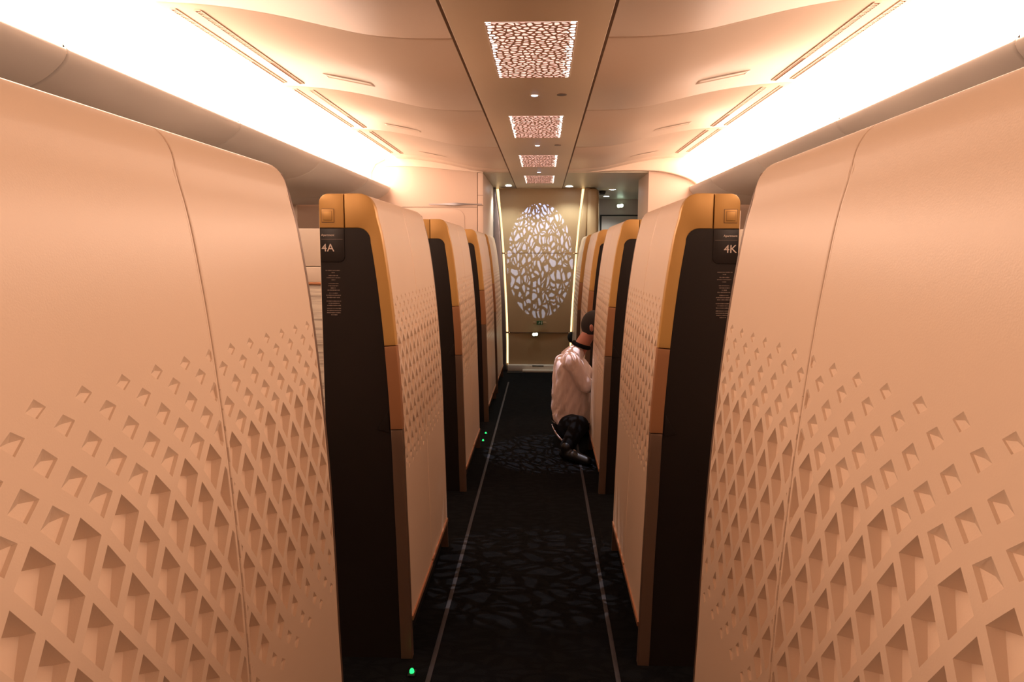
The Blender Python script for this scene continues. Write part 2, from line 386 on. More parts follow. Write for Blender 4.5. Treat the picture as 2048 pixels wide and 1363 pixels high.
_skins = {}
def make_unit(side, y0, label, number=None, near=False):
    s = -1 if side == 'left' else 1
    base = Vector((s*.6, y0, FLOOR))
    root = empty('suite_screen', base, label, 'privacy screen', 'suite screens along the aisle')
    off = Vector((-base.x, 0, -base.z))
    # the core, set back behind the skins
    core_pts = contour(.05, VMAX, .030, 30)
    core_pts = [(px_at(FLOOR)+.035, FLOOR), (px_at(.04)+.035, .045)]+core_pts+[(OUTX, TOPZ-.03), (OUTX, FLOOR)]
    u_start = -.10 if near else .03
    prism_y('wall_core', sgnpts(core_pts, s), u_start+.004, UNIT_L-.012, 'dark', root, loc=off)
    # outer (suite side) lining
    box('inner_lining', (s*(OUTX-.002), s*(OUTX+.012), u_start, UNIT_L-.01, FLOOR, 1.60), 'cream', root, .004, off)
    for (a_, b_) in ((u_start+.002, .522), (.529, UNIT_L-.012)):
        key = (side, a_, b_)
        if key not in _skins: _skins[key] = patterned(a_, b_, s)
        link('patterned_panel', _skins[key], 'cream', root, off)
    # groove line between the two panels, and the copper rails under them
    for (a_, b_) in ((.516, .5213), (.5297, .535), (UNIT_L-.0165, UNIT_L-.0115)):
        ed = contour(.055, VMAX, -.0004, 60)+contour(.055, VMAX, .030, 60)[::-1]
        prism_y('edge_strip', sgnpts(ed, s), a_, b_, 'cream', root, bev=.0016, loc=off)
    groove = contour(.055, VMAX, .005, 40)+contour(.055, VMAX, .020, 40)[::-1]
    prism_y('panel_seam', sgnpts(groove, s), .519, .532, 'seam', root, loc=off)
    for (a_, b_, dz) in ((u_start+.002, .522, 0), (.529, UNIT_L-.012, .006)):
        rail = [(px_at(.04)-.006, .038+dz), (px_at(.06)-.006, .056+dz), (px_at(.06)+.02, .056+dz), (px_at(.04)+.02, .038+dz)]
        prism_y('bottom_rail', sgnpts(rail, s), a_, b_, 'copper', root, bev=.001, loc=off)
    # far edge trim
    trim = contour(FLOOR, VMAX, -.001, 40)+[(OUTX, TOPZ-.002), (OUTX, FLOOR)]
    prism_y('rear_edge_trim', sgnpts(trim, s), UNIT_L-.012, UNIT_L, 'brown_metal', root, loc=off)
    if near: return root
    # ---- end frame facing the camera
    fy0, fy1 = -.004, .03
    zseam1, zseam2, ztop_black = 1.11, .80, 1.535
    W = .041
    # gold head
    rc = .028
    head = contour(1.115, VMAX-.05, -.002, 40)
    # cut head contour at x of vertical seam
    head = [p for p in head if p[0] < .648]+[(.648, TOPZ+.001)]
    inner = contour(1.115, 1.49, W, 14)
    xi = inner[-1][0]
    arc = []
    for k in range(1, 8):
        t = k/7*math.pi/2; arc.append((xi+.045*(1-math.cos(t)), 1.49+.045*math.sin(t)))
    poly = head+[(.648, ztop_black)]+arc[::-1]+inner[::-1]
    prism_y('gold_frame', sgnpts(poly, s), fy0, fy1, 'gold', root, bev=.003, loc=off)
    cap = [(.652, TOPZ+.001)]
    for k in range(9):
        t = math.pi/2*(1-k/8); cap.append((OUTX-.034+.034*math.cos(t), TOPZ+.001-.034+.034*math.sin(t)))
    cap += [(OUTX, ztop_black), (.652, ztop_black)]
    pc = prism_y('gold_cap', sgnpts(cap, s), fy0, UNIT_L*.06, 'gold', root, bev=.003, loc=off)
    bc = (.708, 1.578)
    sq = []
    box('button_shadow_gap', (s*(bc[0]-.0232), s*(bc[0]+.0232), -.0046, 0, bc[1]-.0242, bc[1]+.0242), 'brown_metal', pc)
    for (r0, yy, nm, mm) in ((.0215, -.0070, 'call_button', 'gold'), (.0158, -.0074, 'key_gap', 'brown_metal'), (.0148, -.0090, 'button_key', 'gold')):
        b_ = box(nm, (s*(bc[0]-r0), s*(bc[0]+r0), yy, 0, bc[1]-r0*1.05, bc[1]+r0*1.05), mm, pc, .0006)
    # latch piece and lower frame
    def fpoly(za, zb, o0, o1): return contour(za, zb, o0, 16)+contour(za, zb, o1, 16)[::-1]
    lt = prism_y('frame_latch', sgnpts(fpoly(zseam2+.003, zseam1+.002, -.003, W), s), fy0-.001, fy1, 'latch', root, bev=.002, loc=off)
    tag(lt, 'darker gold latch section of the frame')
    prism_y('lower_frame', sgnpts(fpoly(FLOOR, zseam2, -.002, W), s), fy0, fy1, 'brown_metal', root, bev=.003, loc=off)  # lower frame set darker and browner than the gold head
    # black end panel
    bp = [(OUTX, FLOOR), (OUTX, ztop_black)]+[(a_[0], a_[1]) for a_ in [(xi+.045, 1.535)]]+arc[::-1][1:]+contour(FLOOR, 1.49, W, 40)[::-1]
    bl = prism_y('black_end_panel', sgnpts(bp, s), 0, fy1-.002, 'black', root, loc=off)
    # recessed wedge pull on the black panel
    wz = .80
    wed = [(px_at(wz)+.045, wz-.01), (px_at(wz)+.09, wz), (px_at(wz)+.05, wz+.07)]
    prism_y('pull_handle', sgnpts(wed, s), -.004, .002, 'black', bl, bev=.001)
    # number plate
    npz = 1.414; r = .02
    plate = [(.652, ztop_black-.003), (.652, npz+r)]
    for k in range(1, 7):
        t = k/6*math.pi/2; plate.append((.652+r*(1-math.cos(t)), npz+r-r*math.sin(t)))
    plate += [(OUTX-.001, npz), (OUTX-.001, ztop_black-.003)]
    pl = prism_y('number_plate', sgnpts(plate, s), -.004, .001, 'black', root, bev=.001, loc=off)
    if number:
        if side == 'left':
            tx, al = -(OUTX-.006), 'LEFT'
        else:
            tx, al = (OUTX-.006), 'RIGHT'
        t1 = link('seat_number', text_mesh(number, .039, al), 'text', pl, (tx, -.0045, 1.452)); tag(t1, 'pale seat number lettering')
        t2 = link('suite_word', text_mesh('Apartment', .0108, al), 'text', pl, (tx, -.0045, 1.5065)); tag(t2, 'small pale lettering')
        box('divider_line', (s*.657, s*(OUTX-.006), -.0052, -.004, 1.4945, 1.4955), 'dimtext', pl)
        # fine print: rows of tiny illegible strokes, two scripts in three blocks
        bm = bmesh.new(); rr = random.Random(3)
        zc = 1.385; blocks = [(.056, .3, None), ]
        widths = [.050,.012,0,.034,.050,.014,0,0,.036,.034,.014,.044,0,.030,.052,.044,0,0,.052,.042,.050,0,.050,.050,.046,.022]
        zz = 1.384; xc = .696
        for wd in widths:
            if wd == 0: zz -= .0028; continue
            xx = xc-wd/2
            while xx < xc+wd/2:
                ww = rr.uniform(.0012, .0046); hh = rr.uniform(.0016, .0034)
                box_bm(bm, min(s*xx, s*(xx+ww)), max(s*xx, s*(xx+ww)), -.0010, 0.0, zz-hh/2, zz+hh/2)
                xx += ww+rr.uniform(.0005, .0016)
            zz -= .0078
        link('fine_print', bm2me('fine_print', bm), 'dimtext', bl)
    return root

def copy_tree(o, parent=None):
    c = o.copy(); COL.objects.link(c)
    if parent: c.parent = parent
    for ch in o.children: copy_tree(ch, c)
    return c

PITCH = 1.90; Y2 = 2.5
make_unit('left', 1.65-UNIT_L, 'nearest cream suite screen on the left, its diamond pockets filling the foreground', near=True)
make_unit('right', 1.65-UNIT_L, 'nearest cream suite screen on the right, its diamond pockets filling the foreground', near=True)
u3 = {}
for sd, no in (('left', '4A'), ('right', '4K')):
    make_unit(sd, Y2, 'cream and gold suite screen whose black end panel reads %s' % no, number=no)
    u3[sd] = make_unit(sd, Y2+PITCH, {'left': 'cream and gold suite screen directly behind the one marked 4A',
                                      'right': 'cream and gold suite screen directly behind 4K, hiding the crouching person'}[sd])
for sd in ('left', 'right'):
    for k, lb in ((2, {'left': 'gold-capped suite screen third from the front among black-ended ones on the left',
                       'right': 'gold-capped suite screen just beyond the crouching person on the right'}[sd]),
                  (3, {'left': 'farthest cream suite screen on the left, beside the glowing end wall',
                       'right': 'farthest suite screen on the right, touching the glowing end wall edge'}[sd])):
        c = copy_tree(u3[sd]); c.location.y = Y2+PITCH*k-(.18 if k == 3 else 0); c['label'] = lb
        if k == 3 and sd == 'left': c.location.y = 7.62

# ------------------------------------------------------------------ floor, strips
def struct(o): o['kind'] = 'structure'; return o
struct(box('floor', (-2.6, 2.6, -1.6, 12.2, FLOOR-.05, FLOOR), 'carpet'))
M['strip'] = mat('floor_path_strip', (.040, .040, .050), .6, var=.8, vscale=14)
for s, nm in ((-1, 'left'), (1, 'right')):
    o = box('floor_path_strip', (s*.338, s*.356, -1.2, 8.3, FLOOR, FLOOR+.003), 'strip', bev=.001)
    tag(o, 'thin grey path strip along the %s edge of the aisle carpet' % nm, 'floor strip', 'aisle floor path strips')
for (x_, y_, lb) in ((-.413, 2.40, 'green floor marker light at the foot of the 4A screen'),
                     (-.425, 5.62, 'nearer of two tiny green floor markers in the far left aisle'),
                     (-.422, 5.86, 'farther of two tiny green floor markers in the far left aisle')):
    e = empty('floor_marker_light', (x_, y_, FLOOR), lb, 'marker light', 'green floor marker lights')
    r = .011 if y_ < 3 else .009
    box('marker_housing', (-.014, .014, -.02, .02, 0, .008), 'dark', e, .002)
    bm = bmesh.new(); bmesh.ops.create_uvsphere(bm, u_segments=12, v_segments=8, radius=r)
    bmesh.ops.transform(bm, matrix=Matrix.Translation((0, 0, .010)) @ Matrix.Diagonal((.8, .9, 1.25, 1)), verts=bm.verts)
    link('marker_lens', bm2me('marker_lens', bm, 1), 'green', e)

# ------------------------------------------------------------------ suites behind the walls: low partitions
for k in range(4):
    for sd, s in (('left', -1), ('right', 1)):
        y_ = 3.02+PITCH*k
        if y_ > 7.2: continue
        wh = ('seen in the gap beside 4A', 'seen in the gap beside 4K') if k == 0 else ('in the second suite row', 'in the second suite row') if k == 1 else ('in the third suite row', 'in the third suite row')
        lb = 'pale suite cabinet with striped wood front on the %s, %s' % (sd, wh[0 if sd == 'left' else 1])
        e = empty('suite_cabinet', (s*1.5, y_, FLOOR), lb, 'cabinet', 'striped cabinets inside the suites')
        def bb(nm, x0_, x1_, y0_, y1_, z0_, z1_, m_, bv=.003): return box(nm, (s*x0_-s*1.5, s*x1_-s*1.5, y0_, y1_, z0_-FLOOR, z1_-FLOOR), m_, e, bv)
        bb('upper_panel', .77, 2.2, .0, .30, 1.388, 1.55, 'white')
        bb('middle_panel', .77, 2.2, .0, .30, 1.318, 1.385, 'white')
        bb('copper_line', .77, 2.2, -.002, .30, 1.308, 1.318, 'copper', .001)
        bb('striped_front', .77, 2.2, .004, .30, FLOOR, 1.308, 'stripe')

# ------------------------------------------------------------------ ceiling
CP = [(.302,2.270),(.40,2.2705),(.52,2.275),(.65,2.290),(.80,2.322),(.95,2.356),(1.10,2.384),(1.25,2.404),(1.40,2.416),(1.475,2.420)]
def cz(xx):
    xx = abs(xx)
    for i in range(len(CP)-1):
        if xx <= CP[i+1][0]:
            t = (xx-CP[i][0])/(CP[i+1][0]-CP[i][0]); return CP[i][1]+t*(CP[i+1][1]-CP[i][1])
    return CP[-1][1]
def smooth_profile(P, sub=4):
    out = []
    for i in range(len(P)-1):
        p0 = P[max(i-1, 0)]; p1 = P[i]; p2 = P[i+1]; p3 = P[min(i+2, len(P)-1)]
        for k in range(sub):
            t = k/sub
            out.append(tuple(.5*((2*p1[q])+(-p0[q]+p2[q])*t+(2*p0[q]-5*p1[q]+4*p2[q]-p3[q])*t*t+(-p0[q]+3*p1[q]-3*p2[q]+p3[q])*t**3) for q in (0, 1)))
    out.append(P[-1]); return out
def shell_y(name, pts, y0, y1, th, m, parent=None, up=(0, 1), bev=True):
    """open profile thickened away by th (up dir) and extruded in y, rounded ends"""
    bm = bmesh.new(); rows = []
    ys = [(y0, .012), (y0+.003, .004), (y0+.010, 0), (y1-.010, 0), (y1-.003, .004), (y1, .012)] if bev else [(y0, 0), (y1, 0)]
    for (yy, d) in ys: rows.append([bm.verts.new((p[0]+up[0]*d, yy, p[1]+up[1]*d)) for p in pts])
    for i in range(len(rows)-1):
        for j in range(len(pts)-1): bm.faces.new((rows[i][j], rows[i][j+1], rows[i+1][j+1], rows[i+1][j]))
    # thickness
    be = [e for e in bm.edges if len(e.link_faces) == 1]
    r = bmesh.ops.extrude_edge_only(bm, edges=be)
    for v in [g for g in r['geom'] if isinstance(g, bmesh.types.BMVert)]: v.co += Vector((up[0]*th, 0, up[1]*th))
    bmesh.ops.recalc_face_normals(bm, faces=bm.faces)
    return link(name, bm2me(name, bm, math.radians(50)), m, parent)
SEAMS = [-1.45, -.02, 1.40, 2.83, 4.22, 5.65, 7.08]
SP = smooth_profile(CP)
for s in (-1, 1):
    for i, ya in enumerate(SEAMS):
        yb = SEAMS[i+1] if i+1 < len(SEAMS) else (7.42 if s < 0 else 7.42)
        struct(shell_y('ceiling', sgnpts(SP, s), ya+.003, yb-.003, .03, 'ceil'))
# centre strip panels
struct(box('ceiling', (-.290, .290, -1.5, 9.4, 2.268, 2.30), 'ceilmid', bev=.003))
# backing above everything
struct(box('ceiling', (-2.7, 2.7, -1.6, 12.2, 2.60, 2.66), 'seam'))
for s in (-1, 1):
    struct(box('trim_1', (s*.2885, s*.3035, -1.5, 9.1, 2.2745, 2.29), 'seam'))
# rail seams along the edge of the ceiling near the cove: slot vents and flush pulls
bays = [(SEAMS[i], SEAMS[i+1]) for i in range(2, 6)]
names = ['nearest', 'second', 'third', 'fourth']
M['vent'] = mat('vent_slot', (.36, .24, .18), .6)
for s, sd in ((-1, 'left'), (1, 'right')):
    for bi, (ya, yb) in enumerate(bays):
        ya2, yb2 = ya+.06, yb-.10
        for (xv, tw, where) in ((1.335, .013, 'inner'), (1.435, .011, 'outer')):
            e = empty('air_slot', (s*xv, (ya2+yb2)/2, cz(xv)), '%s long air slot in the %s %s ceiling bay' % (where, names[bi], sd), 'air vent', 'long ceiling air slots')
            h = (yb2-ya2)/2
            bm = bmesh.new()
            z0 = -.004
            # frame: two lips
            for q in (-1, 1): box_bm(bm, q*tw-.002, q*tw+.002, -h, h, z0-.001, .01)
            for q in (-1, 1): box_bm(bm, -tw, tw, q*h-.002, q*h+.002, z0-.001, .01)
            link('slot_frame', bm2me('slot_frame', bm), 'ceil', e)
            box('slot_backing', (-tw+.002, tw-.002, -h+.002, h-.002, z0+.0015, .006), 'vent', e)
            if bi < 3 and where == 'inner' or bi == 1:
                bm = bmesh.new(); n = 46
                for q in range(n):
                    yy = -h+.02+(2*h*.62)*q/n; box_bm(bm, -tw+.002, tw-.002, yy, yy+.006, z0-.0005, z0+.002)
                link('slot_ribs', bm2me('slot_ribs', bm), 'ceil', e)
    for bi, yy in enumerate((2.36, 3.84, 5.28, 6.7)):
        xc = .985; ang = math.atan2(cz(1.08)-cz(.89), .19)
        e = empty('flush_hatch_pull', (s*xc, yy, cz(xc)-.001), '%s shallow flush pull in the %s ceiling panels' % (['nearest', 'second', 'third', 'farthest'][bi], sd), 'ceiling pull', 'flush pulls in the ceiling')
        e.rotation_euler = (0, -s*ang, 0)
        L2, W2 = .135, .038
        bm = bmesh.new()
        o_ = [bm.verts.new(p) for p in ((-L2,-W2,-.002),(L2,-W2,-.002),(L2,W2,-.002),(-L2,W2,-.002))]
        i_ = [bm.verts.new(p) for p in ((-L2+.012,-W2+.006,-.004),(L2-.012,-W2+.006,-.004),(L2-.012,W2-.006,-.004),(-L2+.012,W2-.006,-.004))]
        c_ = [bm.verts.new(p) for p in ((-L2+.018,-W2+.012,-.004),(L2-.018,-W2+.012,-.004),(L2-.018,W2-.020,-.0015),(-L2+.018,W2-.020,-.0015))]
        for q in range(4):
            bm.faces.new((o_[q], o_[(q+1)%4], i_[(q+1)%4], i_[q])); bm.faces.new((i_[q], i_[(q+1)%4], c_[(q+1)%4], c_[q]))
        bm.faces.new(c_); bm.faces.new([bm.verts.new((v.co.x, v.co.y, .01)) for v in o_])
        bmesh.ops.recalc_face_normals(bm, faces=bm.faces)
        link('pull_dish', bm2me('pull_dish', bm), 'ceil', e)

# ------------------------------------------------------------------ cove lights and the soffits under them
VP_ = [(1.560,2.118),(1.548,2.124),(1.545,2.112),(1.556,2.085),(1.60,2.045),(1.66,2.01),(1.75,1.98),(1.90,1.957),(2.10,1.945),(2.55,1.94)]
VS = [-1.5, -.27, 1.06, 2.39, 3.75, 5.10, 6.45, 7.40]
for s, sd in ((-1, 'left'), (1, 'right')):
    e = empty('cove_light', (s*1.66, 3.0, 2.12), 'long glowing cove light running along the %s side of the ceiling' % sd, 'cove light', 'cove lights')
    pts = [(1.478, 2.428), (1.60, 2.41), (1.70, 2.36), (1.745, 2.28), (1.75, 2.13)]
    bm = bmesh.new()
    for i in range(len(VS)-1):
        pass
    r0 = [bm.verts.new((s*p[0]-s*1.66, -1.5-3.0, p[1]-2.12)) for p in pts]; r1 = [bm.verts.new((s*p[0]-s*1.66, 7.40-3.0, p[1]-2.12)) for p in pts]
    for j in range(len(pts)-1): bm.faces.new((r0[j], r0[j+1], r1[j+1], r1[j]))
    link('glowing_diffuser', bm2me('glowing_diffuser', bm, 1.5), 'cove', e)
    box('cove_ledge', (s*1.55-s*1.66, s*1.76-s*1.66, -4.5, 4.40, -.012, .0), 'ceil', e)
    for i in range(len(VS)-1):
        struct(shell_y('trim_2' if s < 0 else 'trim_3', sgnpts(smooth_profile(VP_, 3), s), VS[i]+.001, VS[i+1]-.001, .02, 'valance', up=(s*.3, -.0) if False else (s*.5, .6)))
struct(box('wall_left', (-2.62, -2.55, -1.6, 12.2, FLOOR, 2.62), 'white'))
struct(box('wall_right', (2.55, 2.62, -1.6, 12.2, FLOOR, 2.62), 'white'))
struct(box('wall_back', (-2.6, 2.6, -1.62, -1.55, FLOOR, 2.62), 'cream'))

# ------------------------------------------------------------------ forward bulkheads
BY = 7.42
struct(box('wall_front_left', (-2.55, -.635, BY, 8.9, FLOOR, 2.60), 'bulk', bev=.004))
o = struct(box('trim_4', (-.632, -.575, BY+.0, 8.9, FLOOR, 2.27), 'bulk', bev=.003))
for zz in (2.04, 1.935): box('panel_line', (-.6315, -.5735, BY-.0015, BY+.002, zz, zz+.004), 'seam', o)
box('panel_line', (-2.3, -.64, BY-.0015, BY+.002, 1.918, 1.922), 'seam', bpy.data.objects['wall_front_left'])
box('panel_line', (-.6365, -.6325, BY-.002, BY+.002, FLOOR, 2.27), 'seam', o)
# locker door in the bulkhead with a long steel pull
e = empty('locker_door', (-1.0, BY, FLOOR), 'tall cream locker door in the left bulkhead with a long steel pull', 'locker door')
def rr_outline(x0_, x1_, z0_, z1_, r):
    pts = []
    for (cx, czz, a0) in ((x1_-r, z1_-r, 0), (x0_+r, z1_-r, 90), (x0_+r, z0_+r, 180), (x1_-r, z0_+r, 270)):
        for k in range(7):
            t = math.radians(a0+90*k/6); pts.append((cx+r*math.cos(t), czz+r*math.sin(t)))
    return pts
prism_y('door_leaf', rr_outline(-1.2, .23, .06, 2.0, .09), -.010, -.002, 'bulk', e, bev=.004)
bm = bmesh.new()
n = 24; rows = []
for i in range(n+1):
    t = i/n; xx = -.145+.56*t; wv = .005+.008*math.exp(-((t-.5)/.2)**2)
    rows.append([bm.verts.new((xx, -.010-.014*math.exp(-((t-.5)/.25)**2), 2.050+wv*q)) for q in (-1, 1)] + [bm.verts.new((xx, -.009, 2.050+wv*q)) for q in (1, -1)])
for i in range(n):
    for j in range(4): bm.faces.new((rows[i][j], rows[i][(j+1)%4], rows[i+1][(j+1)%4], rows[i+1][j]))
bm.faces.new(rows[0]); bm.faces.new(rows[-1][::-1]); bmesh.ops.recalc_face_normals(bm, faces=bm.faces)
tag(link('pull_handle', bm2me('pull_handle', bm, .6), 'metal', e), 'long brushed steel pull')
# right bulkhead and its rounded arch under the ceiling
struct(box('wall_front_right', (1.135, 2.55, BY, 8.2, FLOOR, 2.60), 'bulk', bev=.004))
struct(box('ceiling', (.302, 1.6, BY+.0, 9.4, 2.40, 2.44), 'vestceil'))
arch = []
for i, p in enumerate(smooth_profile([(.302,2.27),(.55,2.272),(.80,2.285),(1.13,2.285),(1.32,2.265),(1.50,2.215),(1.60,2.165),(1.66,2.10)], 4)): arch.append(p)
arch_o = arch+[(1.80,2.10),(1.80,2.45),(.302,2.45)]
struct(prism_y('trim_5', arch_o, BY-.06, BY+.02, 'ceil', bev=.01))
archl = [(-p[0], p[1]) for p in [(.575,2.271),(.9,2.30),(1.2,2.33),(1.45,2.34),(1.6,2.34),(1.6,2.45),(.575,2.45)]]
struct(prism_y('trim_6', archl, BY-.012, BY+.02, 'ceil', bev=.004))

# ------------------------------------------------------------------ vestibule
struct(box('ceiling', (.302, 2.55, 7.44, 12.1, 2.272, 2.31), 'vestceil'))
struct(box('ceiling', (-2.55, -.302, 7.44, 9.4, 2.272, 2.31), 'vestceil'))
struct(box('wall_front', (-2.55, .60, END_Y+.12, END_Y+.2, FLOOR, 2.60), 'end'))
struct(box('wall_front_vestibule', (.6, 2.55, 11.0, 11.1, FLOOR, 2.60), 'greywall'))
struct(box('wall_vestibule_side', (.60, .66, END_Y+.15, 11.0, FLOOR, 2.272), 'greywall'))
dz_ = 2.01
e = struct(box('door_1', (.95, 1.95, 10.985, 11.0, FLOOR, dz_), 'greywall', bev=.004))
box('door_gap', (.925, 1.975, 10.992, 10.999, FLOOR, dz_+.022), 'dark_slot', e)
box('door_edge', (.80, .845, 10.93, 11.0, FLOOR, 2.06), 'white', e, .004)

# end panel, flared like the suite screens, lit along both edges
def endhalf(zz): return px_at(zz)-.036+.0 if zz < 1.58 else .505+(zz-1.58)*.058
prof = [(-.10,.402),(.3,.404),(.6,.413),(.9,.428),(1.2,.445),(1.5,.463),(1.8,.487),(2.05,.512),(2.268,.533)]
def eh(zz):
    for i in range(len(prof)-1):
        if zz <= prof[i+1][0]:
            t = (zz-prof[i][0])/(prof[i+1][0]-prof[i][0]); return prof[i][1]+t*(prof[i+1][1]-prof[i][1])
    return prof[-1][1]
e = empty('decor_end_panel', (0.012, END_Y, FLOOR), 'tall beige flared panel closing the aisle, with a leaf pattern projected on it', 'wall panel')
for nm, z0_, z1_ in (('lower_section', -.015, .402), ('middle_section', .412, 1.44), ('upper_section', 1.447, 2.268)):
    bm = bmesh.new(); n = 14; rows = []
    for i in range(n+1):
        zz = z0_+(z1_-z0_)*i/n; hw = eh(zz); row = []
        for j in range(-8, 9):
            xx = hw*j/8; yy = .018*(1-(j/8)**2)       # gently hollow
            row.append(bm.verts.new((xx, yy, zz-FLOOR)))
        rows.append(row)
    for i in range(n):
        for j in range(16): bm.faces.new((rows[i][j], rows[i][j+1], rows[i+1][j+1], rows[i+1][j]))
    be = [ed for ed in bm.edges if len(ed.link_faces) == 1]; r = bmesh.ops.extrude_edge_only(bm, edges=be)
    for v in [g for g in r['geom'] if isinstance(g, bmesh.types.BMVert)]: v.co.y += .02
    bmesh.ops.recalc_face_normals(bm, faces=bm.faces)
    link(nm, bm2me(nm, bm, .6), 'end', e)
for s in (-1, 1):
    bm = bmesh.new(); rows = []
    for i in range(25):
        zz = -.01+2.275*i/24; hw = eh(min(zz, 2.26))
        w0 = .0; w1 = .022+ .010*max(0, (zz-1.9)/.37)
        rows.append([bm.verts.new((s*(hw-.02), .045, zz-FLOOR)), bm.verts.new((s*(hw+w1), .045, zz-FLOOR)), bm.verts.new((s*(hw+w1), .06, zz-FLOOR)), bm.verts.new((s*(hw-.02), .06, zz-FLOOR))])
    for i in range(24):
        for j in range(4): bm.faces.new((rows[i][j], rows[i][(j+1)%4], rows[i+1][(j+1)%4], rows[i+1][j]))
    bm.faces.new(rows[0]); bm.faces.new(rows[-1])
    bmesh.ops.recalc_face_normals(bm, faces=bm.faces)
    link('edge_light', bm2me('edge_light', bm), 'glow', e)
    for zz in (.407, 1.4435):
        box('hinge_clip', (s*(eh(zz)-.012), s*(eh(zz)+.03), -.006, .05, zz-FLOOR-.012, zz-FLOOR+.008), 'brown_metal', e, .003)
box('seam_rail', (-.39, .39, -.002, .03, .402-FLOOR, .412-FLOOR), 'brown_metal', e)
# flared jambs on either side of the end panel
for s, nm in ((-1, 'trim_7'), (1, 'trim_8')):
    pts = []
    for i in range(25):
        zz = FLOOR+2.37*i/24; pts.append((s*(eh(max(min(zz, 2.26), -.1))+.024+.010*max(0, (zz-1.9)/.37)), zz))
    if s > 0: outer = [(.66, 2.27), (.64, 2.20), (.62, 2.0), (.60, 1.6), (.60, FLOOR)]
    else: outer = [(-.70, 2.27), (-.70, FLOOR)]
    pts = [(p[0]+.012, p[1]) for p in pts]
    struct(prism_y(nm, pts+outer, END_Y-.06, END_Y+.14, 'end' if s > 0 else 'metal', bev=.02))
# rounded column edge right of the jamb
o = prism_y('trim_9', rr_outline(.612, .76, FLOOR, 2.262, .06)[:], END_Y-.10, END_Y+.4, 'end', bev=.05); struct(o)

# skirting / threshold at the foot of the end panel
e = empty('threshold_step', (0, END_Y-.05, FLOOR), 'low pale step at the foot of the end panel with a dark slot', 'step')
box('step_body', (-.40, .42, -.02, .14, 0, .085), 'white', e, .006)
box('step_lip', (-.20, .42, -.09, -.02, 0, .03), 'white', e, .004)
box('dark_slot', (-.075, .075, -.023, -.018, .070, .083), 'dark_slot', e)
tag(box('floor_mat', (-.40, -.20, END_Y-.22, END_Y-.08, FLOOR, FLOOR+.008), 'dark', bev=.002), 'small dark mat lying left of the pale step at the aisle end', 'mat')

# exit sign, emergency lamp, glowing lobes for a reflected lamp, black handset
e = empty('exit_sign', (.018, END_Y-.024, .54), 'small dark green running-man exit sign on the end panel', 'sign')
box('sign_bracket', (-.085, .085, .008, .02, -.018, .012), 'end', e, .003)
box('sign_face', (-.040, .040, .000, .014, -.026, .026), 'exit_green', e, .003)
bm = bmesh.new()
def quad(bm, pts): bm.faces.new([bm.verts.new((p[0], -.0015, p[1])) for p in pts])
quad(bm, [(-.006,.017),(.002,.017),(.002,.010),(-.006,.010)])           # head
quad(bm, [(-.012,.008),(.004,.008),(-.002,-.006),(-.010,-.005)])        # trunk
quad(bm, [(-.010,-.005),(-.004,-.006),(.006,-.018),(.001,-.019)])
quad(bm, [(-.011,-.004),(-.006,-.004),(-.020,-.018),(-.024,-.015)])
quad(bm, [(.003,.007),(.013,.000),(.012,-.003),(.001,.003)])
quad(bm, [(.018,.018),(.032,.018),(.032,-.020),(.018,-.020)])           # doorway
link('running_man', bm2me('running_man', bm), 'exit_white', e)
def two_lobed_light(name, loc, lb, r):
    e = empty(name, loc, lb, 'emergency lamp', 'two-lobed emergency lamps')
    box('lobe_base', (-r*2, r*2, -.004, .012, -r*1.1, r*1.1), 'white', e, .003)
    for q in (-1, 1):
        bm = bmesh.new(); bmesh.ops.create_uvsphere(bm, u_segments=14, v_segments=8, radius=r)
        bmesh.ops.transform(bm, matrix=Matrix.Translation((q*r*.85, -.006, (q+1)*r*.12)) @ Matrix.Diagonal((1, .6, .95, 1)), verts=bm.verts)
        link('glow_lobe', bm2me('glow_lobe', bm, 1), 'emerg', e)
two_lobed_light('lamp_and_reflection', (-.040, END_Y-.016, .385), 'bright two-lobed lamp reflection low on the end panel, built as glowing lobes', .019)  # glowing lobes stand in for a lamp reflected in the glossy panel
two_lobed_light('lamp_and_reflection', (1.229, 10.98, 2.165), 'greenish two-lobed emergency lamp above the vestibule door', .026)
e = empty('wall_handset', (.43, END_Y-.075, .36), 'black handset hanging at the right edge of the end panel', 'handset')
bm = bmesh.new(); bmesh.ops.create_uvsphere(bm, u_segments=16, v_segments=12, radius=1)
for v in bm.verts:
    zz = v.co.z; v.co = Vector((v.co.x*.038-.010*(1-zz*zz), v.co.y*.03, zz*.075))
link('receiver', bm2me('receiver', bm, 1), 'shoe', e)
box('cradle', (.0, .03, .0, .06, -.05, .05), 'dark', e, .006)

# green reflection source: door marker in the vestibule
# ------------------------------------------------------------------ ceiling grilles
def voronoi_cells(W, L, nx, ny, seed):
    rr = random.Random(seed); P = []
    for i in range(nx):
        for j in range(ny):
            P.append((-W/2+W*(i+.5+rr.uniform(-.48, .48))/nx, -L/2+L*(j+.5+rr.uniform(-.48, .48))/ny))
    out = []
    R_ = 3.2*max(W/nx, L/ny)
    for p in P:
        poly = [(-W/2, -L/2), (W/2, -L/2), (W/2, L/2), (-W/2, L/2)]
        for q in P:
            if q is p or abs(q[0]-p[0]) > R_ or abs(q[1]-p[1]) > R_: continue
            mx_, my = (p[0]+q[0])/2, (p[1]+q[1])/2; nx_, ny_ = q[0]-p[0], q[1]-p[1]
            new = []
            for i in range(len(poly)):
                a_, b_ = poly[i], poly[(i+1) % len(poly)]
                da = (a_[0]-mx_)*nx_+(a_[1]-my)*ny_; db = (b_[0]-mx_)*nx_+(b_[1]-my)*ny_
                if da <= 0: new.append(a_)
                if (da < 0) != (db < 0) and da != db:
                    t = da/(da-db); new.append((a_[0]+(b_[0]-a_[0])*t, a_[1]+(b_[1]-a_[1])*t))
            poly = new
            if not poly: break
        if len(poly) >= 3: out.append(poly)
    return out
